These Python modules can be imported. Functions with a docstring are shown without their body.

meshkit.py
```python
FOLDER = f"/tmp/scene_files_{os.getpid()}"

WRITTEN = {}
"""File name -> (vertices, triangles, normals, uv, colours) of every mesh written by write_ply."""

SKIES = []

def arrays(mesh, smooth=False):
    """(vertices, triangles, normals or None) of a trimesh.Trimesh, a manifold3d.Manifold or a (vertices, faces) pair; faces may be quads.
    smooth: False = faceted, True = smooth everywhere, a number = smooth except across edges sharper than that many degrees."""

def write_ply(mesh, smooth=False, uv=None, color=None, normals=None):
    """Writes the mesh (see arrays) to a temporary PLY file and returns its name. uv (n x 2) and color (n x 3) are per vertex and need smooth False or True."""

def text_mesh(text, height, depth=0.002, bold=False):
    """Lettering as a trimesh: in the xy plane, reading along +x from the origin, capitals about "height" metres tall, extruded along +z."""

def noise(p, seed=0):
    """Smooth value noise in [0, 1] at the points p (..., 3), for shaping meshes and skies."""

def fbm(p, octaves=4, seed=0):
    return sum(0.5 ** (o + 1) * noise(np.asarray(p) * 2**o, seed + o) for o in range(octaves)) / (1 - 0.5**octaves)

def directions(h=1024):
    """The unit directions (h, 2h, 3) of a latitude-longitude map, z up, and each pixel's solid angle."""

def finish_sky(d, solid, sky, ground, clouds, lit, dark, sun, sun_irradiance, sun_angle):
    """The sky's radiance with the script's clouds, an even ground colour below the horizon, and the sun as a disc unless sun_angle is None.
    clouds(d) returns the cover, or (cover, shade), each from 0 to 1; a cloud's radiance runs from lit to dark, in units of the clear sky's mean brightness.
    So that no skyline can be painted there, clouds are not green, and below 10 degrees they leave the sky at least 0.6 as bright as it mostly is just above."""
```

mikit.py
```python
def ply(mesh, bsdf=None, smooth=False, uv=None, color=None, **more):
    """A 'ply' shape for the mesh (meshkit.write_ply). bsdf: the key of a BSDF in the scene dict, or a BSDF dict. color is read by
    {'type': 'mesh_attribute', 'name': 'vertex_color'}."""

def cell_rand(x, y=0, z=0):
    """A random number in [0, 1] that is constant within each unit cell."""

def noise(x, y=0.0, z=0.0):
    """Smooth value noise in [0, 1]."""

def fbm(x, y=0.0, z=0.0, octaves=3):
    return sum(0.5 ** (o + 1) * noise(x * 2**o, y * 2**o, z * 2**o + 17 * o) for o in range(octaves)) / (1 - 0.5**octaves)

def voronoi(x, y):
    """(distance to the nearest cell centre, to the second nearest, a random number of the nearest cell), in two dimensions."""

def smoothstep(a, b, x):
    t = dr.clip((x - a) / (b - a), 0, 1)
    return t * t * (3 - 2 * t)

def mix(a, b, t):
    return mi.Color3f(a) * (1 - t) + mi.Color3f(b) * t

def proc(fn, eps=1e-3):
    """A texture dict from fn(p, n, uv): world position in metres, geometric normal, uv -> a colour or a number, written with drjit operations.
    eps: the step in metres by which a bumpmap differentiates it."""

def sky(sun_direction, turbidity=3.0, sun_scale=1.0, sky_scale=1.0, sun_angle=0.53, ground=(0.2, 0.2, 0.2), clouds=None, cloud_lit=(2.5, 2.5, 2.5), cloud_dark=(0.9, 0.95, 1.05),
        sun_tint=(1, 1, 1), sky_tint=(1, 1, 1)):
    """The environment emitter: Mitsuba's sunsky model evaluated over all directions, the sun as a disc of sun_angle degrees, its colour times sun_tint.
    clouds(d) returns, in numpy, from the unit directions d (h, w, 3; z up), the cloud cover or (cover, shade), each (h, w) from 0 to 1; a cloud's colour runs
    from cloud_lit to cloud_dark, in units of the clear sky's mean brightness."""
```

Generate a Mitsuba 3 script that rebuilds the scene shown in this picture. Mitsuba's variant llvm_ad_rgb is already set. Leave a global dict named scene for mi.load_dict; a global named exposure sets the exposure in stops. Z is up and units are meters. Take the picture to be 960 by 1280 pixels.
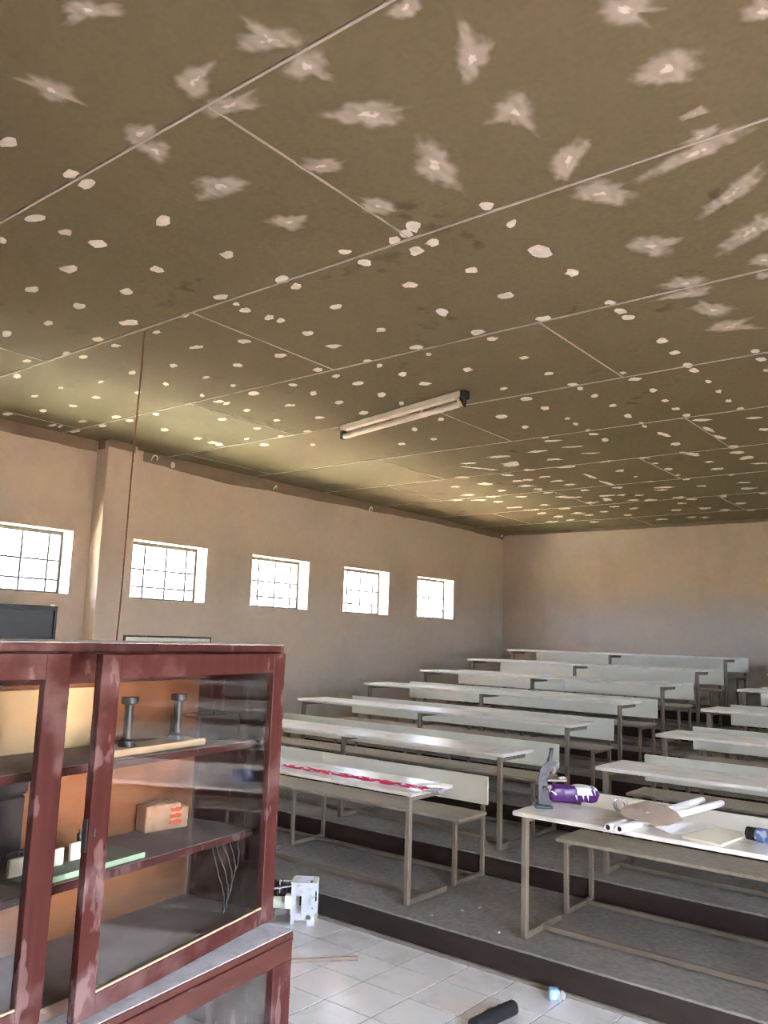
import math, random
import numpy as np, trimesh, manifold3d as m3
import shapely.geometry as sg
import drjit as dr
import mitsuba as mi
import mikit, meshkit
from mikit import proc, noise, fbm, smoothstep, mix, cell_rand

T = mi.ScalarTransform4f
scene, labels = {}, {}

# ------------------------------------------------------------------ camera, sky, sun, exposure
EYE = [0.0, 0.0, 1.7723]
FWD = [-0.61851885, 0.77148777, 0.14913437]
UPV = [0.06764457, -0.13681073, 0.9882849]
scene['camera'] = {'type': 'perspective', 'fov_axis': 'x', 'fov': math.degrees(2 * math.atan(480 / 1040.38)), 'near_clip': 0.05, 'far_clip': 500.0,
                   'to_world': T().look_at(origin=EYE, target=[EYE[i] + FWD[i] for i in range(3)], up=UPV)}
SUN = np.array([-0.05, -0.62, 0.78])
scene['sky'] = mikit.sky(SUN, turbidity=4.0, sun_scale=0.0, sky_scale=1.95, sky_tint=(0.88, 0.98, 1.13), ground=(0.3, 0.24, 0.2),
                         clouds=lambda d: (np.clip(meshkit.fbm(d * 3.0, 4, 3) * 2.2 - 0.55, 0, 0.85), 0.25 * meshkit.fbm(d * 5.0, 3, 8)),
                         cloud_lit=(2.0, 2.0, 2.0), cloud_dark=(0.9, 0.95, 1.05))
scene['sun'] = {'type': 'directional', 'direction': (-SUN / np.linalg.norm(SUN)).tolist(), 'irradiance': {'type': 'rgb', 'value': [7.8, 7.3, 6.6]}}
exposure = 6.5

# ------------------------------------------------------------------ dimensions (metres; x right along the benches, y away, z up)
XL, XR, YB, YF, CZ = -7.096, 1.49, 12.07, -1.9, 3.56
WT = 0.25
WZ0, WZ1 = 2.075, 2.662
WINS = [(3.29 + 1.5955 * k, 4.225 + 1.5955 * k) for k in range(5)]
Y0, PITCH, STEP, Z1 = 4.19, 1.092, 0.1387, 0.152          # tiers: foot of first riser, tread depth, rise, first tread height


# ------------------------------------------------------------------ materials
def rgb(*c):
    return {'type': 'rgb', 'value': list(c)}


def principled(name, color, rough=0.6, **k):
    c = proc(color) if callable(color) else rgb(*color)
    scene[name] = {'type': 'twosided', 'bsdf': {'type': 'principled', 'base_color': c, 'roughness': rough, **k}}
    return name


def f_board(p):
    n = fbm(p.x * 0.9, p.y * 0.9, 3.0, 3)
    g = noise(p.x * 60, p.y * 60, 1.0)
    c = mix((0.106, 0.098, 0.052), (0.134, 0.123, 0.067), n) * (0.94 + 0.12 * g)
    st = smoothstep(0.68, 0.84, fbm(p.x * 3.1, p.y * 3.1, 9.0, 4)) * smoothstep(0.5, 0.7, fbm(p.x * 17, p.y * 17, 4.0, 2))
    return c * (1 - 0.38 * st)


def f_feather(p, n, uv):
    q = uv.x + 0.42 * (fbm(p.x * 26, p.y * 26, 2.0, 3) - 0.5)
    a = smoothstep(1.0, 0.42, q)
    core = smoothstep(0.20, 0.10, uv.x + 0.25 * (noise(p.x * 60, p.y * 60, 5.0) - 0.5))
    w = dr.minimum(0.95, a * (0.26 + 0.26 * noise(p.x * 45, p.y * 20, 7.0)) + 0.42 * core)
    return mix(f_board(p), (0.62, 0.62, 0.565), w)


principled('m_board', lambda p, n, uv: f_board(p), 0.85)
principled('m_feather', f_feather, 0.85)
principled('m_filler', lambda p, n, uv: mix((0.50, 0.505, 0.45), (0.64, 0.645, 0.59), noise(p.x * 40, p.y * 40)), 0.9)
principled('m_strip', lambda p, n, uv: mix((0.30, 0.29, 0.24), (0.44, 0.43, 0.38), fbm(p.x * 6, p.y * 6, 2.0, 3)), 0.6)


def f_wall(p, n, uv):
    a = fbm(p.x * 0.8 + p.y * 0.8, p.z * 0.8, 2.0, 4)
    g = fbm(p.x * 22 + p.y * 22, p.z * 22, 5.0, 2)
    st = smoothstep(0.62, 0.8, fbm(p.x * 2.5 + p.y * 2.5, p.z * 1.2, 8.0, 4))
    return mix((0.425, 0.370, 0.308), (0.475, 0.415, 0.348), a) * (0.96 + 0.08 * g) * (1 - 0.06 * st)


principled('m_wall', f_wall, 0.75)
principled('m_plaster', lambda p, n, uv: mix((0.15, 0.12, 0.088), (0.235, 0.19, 0.14), fbm(p.y * 5 + p.x * 5, p.z * 9, 1.0, 4)), 0.95)
principled('m_tile', lambda p, n, uv: mix((0.80, 0.80, 0.81), (0.86, 0.86, 0.87), fbm(p.x * 1.7, p.y * 1.7, 2.0, 3)) * (1 - 0.10 * smoothstep(0.55, 0.8, fbm(p.x * 9, p.y * 9, 6.0, 4))), 0.22)
principled('m_grout', (0.30, 0.28, 0.26), 0.95)
principled('m_concrete', lambda p, n, uv: mix((0.155, 0.145, 0.135), (0.28, 0.265, 0.25), fbm(p.x * 1.3, p.y * 1.3, p.z * 2, 5)) * (0.85 + 0.3 * noise(p.x * 50, p.y * 50)), 0.8)
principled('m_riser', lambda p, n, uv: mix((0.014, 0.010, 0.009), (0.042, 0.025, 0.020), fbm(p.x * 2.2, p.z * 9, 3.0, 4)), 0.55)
principled('m_kerb', lambda p, n, uv: mix((0.16, 0.14, 0.12), (0.30, 0.27, 0.24), fbm(p.x * 5, 1.0, 1.0, 3)), 0.8)


def f_melamine(p, n, uv):
    d = fbm(p.x * 2.0, p.y * 5.0, p.z * 3, 4)
    s = smoothstep(0.55, 0.75, fbm(p.x * 9, p.y * 14, 3.0, 4))
    return mix(mix((0.74, 0.75, 0.70), (0.66, 0.655, 0.61), d), (0.50, 0.46, 0.41), 0.4 * s)


principled('m_melamine', f_melamine, 0.22, specular=0.5)
principled('m_panel', lambda p, n, uv: mix((0.70, 0.72, 0.64), (0.60, 0.62, 0.55), fbm(p.x * 1.8, 3.0, p.z * 4, 4)), 0.4)
principled('m_seat', lambda p, n, uv: mix((0.34, 0.31, 0.25), (0.23, 0.20, 0.155), fbm(p.x * 1.5, p.y * 6, 3.0, 4)) * (0.9 + 0.2 * noise(p.x * 70, p.y * 70)), 0.55)
principled('m_steel', lambda p, n, uv: mix((0.145, 0.118, 0.088), (0.225, 0.188, 0.145), fbm(p.x * 8 + p.y * 8, p.z * 6, 3.0, 3)), 0.45)
principled('m_edge', (0.80, 0.80, 0.77), 0.5)


def f_wood(p):
    g = fbm(p.x * 3 + p.y * 3, p.z * 1.5, 2.0, 3)
    gr = noise(p.x * 90 + p.y * 90, p.z * 4.0, 3.0)
    c = mix((0.034, 0.0090, 0.0082), (0.070, 0.0205, 0.0180), 0.6 * g + 0.4 * gr)
    du = smoothstep(0.56, 0.80, fbm(p.x * 7 + p.y * 7, p.z * 7, 6.0, 5)) * 0.35
    sc = smoothstep(0.66, 0.72, fbm(p.x * 24 + p.y * 24, p.z * 9, 8.0, 4)) * 0.26
    return mix(c, (0.26, 0.20, 0.205), dr.minimum(0.75, du * 0.7 + sc))


principled('m_wood', lambda p, n, uv: f_wood(p), 0.45, specular=0.2)
principled('m_wood_raw', lambda p, n, uv: mix((0.075, 0.022, 0.015), (0.045, 0.013, 0.010), fbm(p.x * 12 + p.y * 12, p.z * 50, 1.0, 3)), 0.45)
principled('m_dusty', lambda p, n, uv: mix((0.50, 0.50, 0.54), (0.66, 0.66, 0.69), fbm(p.x * 16, p.y * 16, 2.0, 4)) * (1 - 0.12 * smoothstep(0.66, 0.8, noise(p.x * 55, p.y * 55, 3.0))), 0.9)
principled('m_shelf_dust', lambda p, n, uv: mix((0.16, 0.13, 0.115), (0.27, 0.235, 0.21), fbm(p.x * 7, p.y * 7, 2.0, 4)), 0.9)
principled('m_ply', lambda p, n, uv: mix((0.185, 0.076, 0.030), (0.28, 0.122, 0.050), fbm(p.x * 4 + p.y * 4, p.z * 16, 2.0, 4)) * (1 - 0.45 * smoothstep(0.5, 0.75, fbm(p.y * 3, p.z * 3, 7.0, 4))), 0.55)
principled('m_pale_ply', lambda p, n, uv: mix((0.66, 0.48, 0.24), (0.72, 0.55, 0.30), fbm(p.y * 4, p.z * 25, 2.0, 3)), 0.6)
principled('m_cardboard', lambda p, n, uv: mix((0.45, 0.30, 0.18), (0.55, 0.38, 0.24), noise(p.y * 60, p.z * 60)), 0.85)
principled('m_case', lambda p, n, uv: mix((0.030, 0.027, 0.029), (0.055, 0.05, 0.052), fbm(p.x * 20, p.y * 20, p.z * 20, 3)), 0.6)
principled('m_red', (0.62, 0.10, 0.05), 0.6)
principled('m_black', (0.010, 0.0105, 0.012), 0.5)
principled('m_foam', (0.010, 0.010, 0.012), 0.85)
principled('m_stick', lambda p, n, uv: mix((0.26, 0.20, 0.155), (0.36, 0.29, 0.235), fbm(p.x * 14, p.y * 14, 2.0, 3)), 0.7)
principled('m_iron', (0.045, 0.052, 0.062), 0.42, metallic=0.4)
principled('m_oldwood', lambda p, n, uv: mix((0.42, 0.34, 0.22), (0.56, 0.46, 0.31), fbm(p.x * 10, p.y * 10, p.z * 40, 3)), 0.8)
principled('m_green', (0.30, 0.46, 0.34), 0.5)
principled('m_green_dull', (0.20, 0.25, 0.20), 0.7)
principled('m_cream', lambda p, n, uv: mix((0.66, 0.70, 0.56), (0.78, 0.80, 0.68), fbm(p.y * 20, p.z * 20, 1.0, 3)), 0.6)
principled('m_white', (0.80, 0.80, 0.80), 0.5)
principled('m_paper', (0.84, 0.85, 0.87), 0.7)
principled('m_metalwhite', lambda p, n, uv: mix((0.66, 0.68, 0.70), (0.52, 0.51, 0.49), smoothstep(0.6, 0.85, fbm(p.x * 30 + p.y * 30, p.z * 30, 1.0, 3))), 0.4)
principled('m_dirtymetal', (0.30, 0.28, 0.26), 0.5, metallic=0.3)
principled('m_frame', (0.05, 0.055, 0.065), 0.5)
principled('m_tv', (0.012, 0.015, 0.020), 0.3)
principled('m_tvframe', (0.02, 0.027, 0.038), 0.4)
principled('m_wire', (0.16, 0.075, 0.04), 0.6)
principled('m_lamp', lambda p, n, uv: mix((0.50, 0.50, 0.44), (0.62, 0.62, 0.56), fbm(p.x * 12, p.y * 12, 1.0, 3)), 0.45)
principled('m_tube', lambda p, n, uv: mix((0.62, 0.61, 0.54), (0.74, 0.73, 0.68), fbm(p.x * 9, p.y * 9, 1.0, 3)), 0.3)
principled('m_ground', lambda p, n, uv: mix(mix((0.085, 0.10, 0.045), (0.13, 0.135, 0.075), fbm(p.x * 1.5, p.y * 1.5, 1.0, 3)), (0.24, 0.115, 0.08), smoothstep(0.5, 0.6, fbm(p.x * 0.3, p.y * 0.3, 4.0, 3))), 0.95)
principled('m_soil', lambda p, n, uv: mix((0.085, 0.046, 0.034), (0.125, 0.075, 0.058), fbm(p.x * 0.9, p.y * 0.9, 4.0, 4)), 0.95)
principled('m_pale_bounce', lambda p, n, uv: mix((0.63, 0.585, 0.42), (0.75, 0.70, 0.53), fbm(p.x * 1.5, p.y * 1.5, 2.0, 4)), 0.9)  # pale reflector colour for the added strip outside the left wall
principled('m_red_bounce', lambda p, n, uv: mix((0.62, 0.36, 0.27), (0.70, 0.46, 0.35), fbm(p.x * 1.5, p.y * 1.5, 2.0, 4)), 0.7)  # reddish reflector colour, gives the far ceiling its pink tint
principled('m_roof', (0.40, 0.38, 0.36), 0.8)
principled('m_brownpaper', (0.52, 0.42, 0.35), 0.75)
principled('m_pad', (0.78, 0.74, 0.60), 0.7)
principled('m_bottle', lambda p, n, uv: mix((0.12, 0.19, 0.40), (0.50, 0.58, 0.74), smoothstep(0.45, 0.62, fbm(p.x * 35, p.z * 35, 2.0, 2))), 0.35)
principled('m_scope', lambda p, n, uv: mix((0.042, 0.055, 0.075), (0.07, 0.088, 0.112), noise(p.z * 50, p.x * 50)), 0.5)
principled('m_purple', (0.10, 0.022, 0.17), 0.3)
principled('m_blue', (0.28, 0.45, 0.72), 0.4)
principled('m_pinkfilm', lambda p, n, uv: mix((0.62, 0.05, 0.13), (0.78, 0.74, 0.78), smoothstep(0.56, 0.66, noise(p.x * 34, p.y * 90, p.z * 90))), 0.25)
principled('m_greyblue', lambda p, n, uv: mix((0.22, 0.25, 0.33), (0.62, 0.65, 0.72), noise(p.x * 90, p.y * 90, p.z * 90)), 0.3)
scene['m_glass'] = {'type': 'thindielectric', 'int_ior': 1.5}


def f_dust(p, n, uv):
    d = fbm(p.x * 5 + p.y * 5, p.z * 5, 2.0, 4)
    wipe = smoothstep(0.60, 0.66, fbm(p.x * 9 + p.y * 9 - p.z * 5, p.z * 6, 5.0, 3))
    sp = smoothstep(0.90, 0.96, noise(p.y * 50, p.z * 50, 4.0)) * 0.12
    return 0.01 + 0.10 * smoothstep(0.45, 0.75, d) * (1 - 0.75 * wipe) + sp * 0.3


scene['m_dustyglass'] = {'type': 'blendbsdf', 'weight': proc(f_dust), 'a': {'type': 'thindielectric', 'int_ior': 1.5},
                         'b': {'type': 'twosided', 'bsdf': {'type': 'diffuse', 'reflectance': rgb(0.34, 0.33, 0.33)}}}
scene['m_clear'] = {'type': 'blendbsdf', 'weight': 0.3, 'a': {'type': 'thindielectric', 'int_ior': 1.5},
                    'b': {'type': 'twosided', 'bsdf': {'type': 'diffuse', 'reflectance': rgb(0.75, 0.74, 0.73)}}}


# ------------------------------------------------------------------ mesh helpers
def box(x0, x1, y0, y1, z0, z1, c=0.0):
    """A box, its edges chamfered by c."""
    lo, hi = np.array([x0, y0, z0], float), np.array([x1, y1, z1], float)
    if c <= 0:
        m = trimesh.creation.box(extents=hi - lo)
        m.apply_translation((lo + hi) / 2)
        return m
    c = min(c, 0.45 * (hi - lo).min())
    pts = []
    for sx in (0, 1):
        for sy in (0, 1):
            for sz in (0, 1):
                q = np.array([hi[0] if sx else lo[0], hi[1] if sy else lo[1], hi[2] if sz else lo[2]])
                s = np.array([-1 if sx else 1, -1 if sy else 1, -1 if sz else 1]) * c
                for k in range(3):
                    v = q + s
                    v[k] = q[k]
                    pts.append(v)
    return trimesh.convex.convex_hull(np.array(pts))


def cat(*ms):
    return trimesh.util.concatenate([m for m in ms])


def mani(m):
    return m3.Manifold(m3.Mesh(np.asarray(m.vertices, np.float32), np.asarray(m.faces, np.uint32)))


def unmani(m):
    k = m.to_mesh()
    return trimesh.Trimesh(np.array(k.vert_properties[:, :3]), np.array(k.tri_verts), process=False)


def cut(m, *holes):
    a = mani(m)
    for h in holes:
        a = a - mani(h)
    return unmani(a)


def frames(pts):
    p = np.asarray(pts, float)
    t = np.gradient(p, axis=0)
    t /= np.linalg.norm(t, axis=1, keepdims=True) + 1e-12
    up = np.array([0, 0, 1.0]) if abs(t[0][2]) < 0.9 else np.array([1.0, 0, 0])
    a = np.cross(t[0], up)
    A = []
    for k in range(len(p)):
        a = a - t[k] * (a @ t[k])
        a /= np.linalg.norm(a) + 1e-12
        A.append(a.copy())
    A = np.array(A)
    return p, A, np.cross(t, A)


def tube(pts, r, n=8):
    """A capped round tube along pts; r one number or one per point."""
    p, A, B = frames(pts)
    r = np.broadcast_to(r, (len(p),))
    ang = np.arange(n) * 2 * np.pi / n
    v = (p[:, None] + r[:, None, None] * (np.cos(ang)[None, :, None] * A[:, None] + np.sin(ang)[None, :, None] * B[:, None])).reshape(-1, 3)
    f = []
    for i in range(len(p) - 1):
        for j in range(n):
            a, b = i * n + j, i * n + (j + 1) % n
            f += [[a, b, b + n], [a, b + n, a + n]]
    c0, c1 = len(v), len(v) + 1
    v = np.vstack([v, p[0], p[-1]])
    e = (len(p) - 1) * n
    for j in range(n):
        f += [[c0, (j + 1) % n, j], [c1, e + j, e + (j + 1) % n]]
    m = trimesh.Trimesh(v, f, process=False)
    m.fix_normals()
    return m


def lathe(profile, n=20):
    """(r, z) profile turned around z, ends closed."""
    pr = [(0.0, profile[0][1])] + list(profile) + [(0.0, profile[-1][1])]
    return trimesh.creation.revolve(np.array(pr), sections=n)


def bar(p0, p1, w, h):
    """A rectangular bar from p0 to p1 (w across, h up)."""
    p0, p1 = np.array(p0, float), np.array(p1, float)
    d = p1 - p0
    L = np.linalg.norm(d)
    x = d / L
    up = np.array([0, 0, 1.0]) if abs(x[2]) < 0.95 else np.array([0, 1.0, 0])
    y = np.cross(up, x)
    y /= np.linalg.norm(y)
    M = np.eye(4)
    M[:3, 0], M[:3, 1], M[:3, 2], M[:3, 3] = x, y, np.cross(x, y), (p0 + p1) / 2
    m = trimesh.creation.box(extents=[L, w, h])
    m.apply_transform(M)
    return m


def extrude(poly, h, plane='xy', at=0.0):
    m = trimesh.creation.extrude_polygon(sg.Polygon(poly) if not hasattr(poly, 'exterior') else poly, h, engine='earcut')
    v = m.vertices.copy()
    if plane == 'xz':                     # polygon x,z ; thickness along y
        m.vertices = np.stack([v[:, 0], at + h - v[:, 2], v[:, 1]], 1)
    elif plane == 'yz':                   # polygon y,z ; thickness along x
        m.vertices = np.stack([at + v[:, 2], v[:, 0], v[:, 1]], 1)
    else:
        m.vertices = v + [0, 0, at]
    m.fix_normals()
    return m


taken = set()


def numbered(key):
    if key not in taken:
        taken.add(key)
        return key
    k = 1
    while f'{key}_{k:03d}' in taken:
        k += 1
    taken.add(f'{key}_{k:03d}')
    return f'{key}_{k:03d}'


def put(name, mesh, mat, parent=None, smooth=False, tw=None, **k):
    """One shape entry; mesh is a mesh or a finished shape dict shared between copies."""
    key = numbered((parent + '__' if parent else '') + name)
    d = dict(mesh) if isinstance(mesh, dict) else mikit.ply(mesh, mat, smooth=smooth, **k)
    if tw is not None:
        d['to_world'] = tw
    scene[key] = d
    return key


def thing(name, label, cat_, group=None):
    key = numbered(name)
    tag(key, label, cat_, group)
    return key


def tag(key, label, cat_=None, group=None, kind=None):
    labels[key] = {'label': label}
    if cat_:
        labels[key]['category'] = cat_
    if group:
        labels[key]['group'] = group
    if kind:
        labels[key]['kind'] = kind


def struct(name, mesh, mat, label, **k):
    key = put(name, mesh, mat, **k)
    labels[key] = {'label': label, 'kind': 'structure'}
    return key


# ------------------------------------------------------------------ the room
rng = random.Random(7)
DOOR_Y, DOOR_Z = (0.55, 2.35), 2.15

wl = cut(box(XL - WT, XL, YF - WT, YB + WT, -0.2, CZ + 0.1), *[box(XL - 1, XL + 1, a, b, WZ0, WZ1) for a, b in WINS])
wall_l = struct('wall_left', wl, 'm_wall', 'beige painted wall with five small high windows')
put('pilaster', box(XL - 0.01, -6.915, 4.40, 4.73, 0, CZ - 0.01, 0.006), 'm_wall', wall_l)
wr = cut(box(XR, XR + WT, YF - WT, YB + WT, -0.2, CZ + 0.1), *[box(XR - 1, XR + 1, a, b, WZ0, WZ1) for a, b in WINS], box(XR - 1, XR + 1, *DOOR_Y, 0, DOOR_Z))
struct('wall_right', wr, 'm_wall', 'beige painted side wall with high windows and a door')
struct('wall_back', box(XL, XR, YB, YB + WT, -0.2, CZ + 0.1), 'm_wall', 'plain beige painted wall at the far end of the room')
struct('wall_front', box(XL, XR, YF - WT, YF, -0.2, CZ + 0.1), 'm_wall', 'beige front wall of the room')

# bare plaster band under the ceiling, its lower edge ragged
def ragged(u0, u1, base, amp, seed, step=0.06):
    r = np.random.RandomState(seed)
    us = np.arange(u0, u1 + 1e-6, step)
    z = base(us) + amp * (meshkit.fbm(np.stack([us * 2.2, us * 0, us * 0], 1), 4, seed) - 0.5) * 2 + r.uniform(-1, 1, len(us)) * 0.003
    return list(zip(us, z))


def band(u0, u1, base, amp, seed):
    low = ragged(u0, u1, base, amp, seed)
    return sg.Polygon(low + [(low[-1][0], CZ), (low[0][0], CZ)])


zb = lambda us: np.interp(us, [1.5, 3.4, 4.4, 4.9, 6.1, 6.5, 7.85, 9.2, 10.4, 12.06], [3.46, 3.463, 3.445, 3.455, 3.41, 3.43, 3.449, 3.47, 3.485, 3.46])
for u0, u1 in ((-1.85, 4.395), (4.92, 12.06)):
    put('plaster_band', extrude(band(u0, u1, zb, 0.016, 3), 0.008, 'yz', XL - 0.001), 'm_plaster', wall_l)
put('plaster_band', extrude(band(4.40, 4.73, lambda u: 3.49 + 0 * u, 0.01, 5), 0.006, 'yz', -6.916), 'm_plaster', wall_l)
put('plaster_band', extrude(band(XL + 0.01, -6.915, lambda u: 3.47 + 0 * u, 0.01, 6), 0.006, 'xz', 4.395), 'm_plaster', wall_l)
put('plaster_band', extrude(band(XL + 0.01, XR - 0.01, lambda u: 3.515 + 0 * u, 0.012, 8), 0.008, 'xz', YB - 0.007), 'm_plaster', 'wall_back')

# floor: slab with grout, tiles laid on it, tiers
floor = struct('floor', box(XL - WT, XR + WT, YF - WT, YB + WT, -0.25, -0.002), 'm_grout', 'white tiled floor with stepped concrete tiers rising to the back')
TX, TY, TP = -2.637, 3.905, 0.2945
tile_shape = mikit.ply(box(-TP / 2 + 0.0025, TP / 2 - 0.0025, -TP / 2 + 0.0025, TP / 2 - 0.0025, -0.01, 0.0, 0.0015), 'm_tile')
near_tiles, far_tiles = [], []
for i in range(-15, 15):
    for j in range(-20, 1):
        cx, cy = TX + (i + 0.5) * TP, TY + (j + 0.5) * TP
        if not (XL + 0.1 < cx < XR - 0.1 and YF + 0.1 < cy < 4.25):
            continue
        (near_tiles if (-4.0 < cx < -0.6 and cy > 1.6) else far_tiles).append((cx, cy, rng.uniform(-0.0008, 0.0)))
for cx, cy, dz in near_tiles:
    put('tile', tile_shape, None, floor, tw=T().translate([cx, cy, dz]))
ft = []
for cx, cy, dz in far_tiles:
    b = box(-TP / 2 + 0.002, TP / 2 - 0.002, -TP / 2 + 0.002, TP / 2 - 0.002, -0.01, 0.0)
    b.apply_translation([cx, cy, dz])
    ft.append(b)
k = put('tiles_beyond', cat(*ft), 'm_tile', floor)
labels[k] = {'label': 'white floor tiles further off', 'kind': 'stuff'}
for k in range(7):
    y0 = Y0 + PITCH * k
    y1 = Y0 + PITCH * (k + 1) if k < 6 else YB
    z = Z1 + STEP * k
    t = put('tier', box(XL, XR, y0, y1, -0.01, z, 0.004), 'm_concrete', floor)
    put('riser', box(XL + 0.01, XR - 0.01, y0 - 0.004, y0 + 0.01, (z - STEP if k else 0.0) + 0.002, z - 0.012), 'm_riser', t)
struct('trim_1', box(XL + 0.02, XR - 0.02, Y0 - 0.028, Y0 - 0.003, 0.0, 0.018, 0.004), 'm_kerb', 'thin grey strip along the foot of the first step')

# ceiling: boards, joint strips, filler patches
ceil = struct('ceiling', box(XL - WT, XR + WT, YF - WT, YB + WT, CZ + 0.004, CZ + 0.10), 'm_plaster', 'brown ceiling boards spotted with white filler')
LINES = [YF + 0.0, 0.45, 1.635, 2.81, 4.02, 5.21, 6.42, 7.62, 8.82, 10.02, 11.22, YB]
LINES[1] = 0.45
ROWS = [(LINES[k], LINES[k + 1]) for k in range(len(LINES) - 1)]
BX = [-2.15, -3.70]                                          # staggered joints
for k, (a, b) in enumerate(ROWS):
    off = BX[k % 2]
    cuts = sorted(c for c in [off + 3.1 * i for i in range(-3, 4)] if XL + 0.2 < c < XR - 0.2)
    if k >= 7:
        cuts = sorted(c for c in [off + 0.7 + 3.1 * i for i in range(-3, 4)] if XL + 0.2 < c < XR - 0.2)
    xs = [XL] + cuts + [XR]
    for x0, x1 in zip(xs[:-1], xs[1:]):
        put('board', box(x0 + 0.007, x1 - 0.003, a + 0.003, b - 0.008, CZ, CZ + 0.009, 0.001), 'm_board', ceil)
    for c in cuts:
        put('joint_strip', cat(box(c - 0.0045, c + 0.0025, a + 0.004, b - 0.009, CZ - 0.003, CZ + 0.006, 0.001)), 'm_strip', ceil)
for y in LINES[1:-1]:
    put('joint_strip', box(XL + 0.01, XR - 0.01, y - 0.0045, y + 0.007, CZ - 0.004, CZ + 0.006, 0.0012), 'm_strip', ceil)

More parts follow.
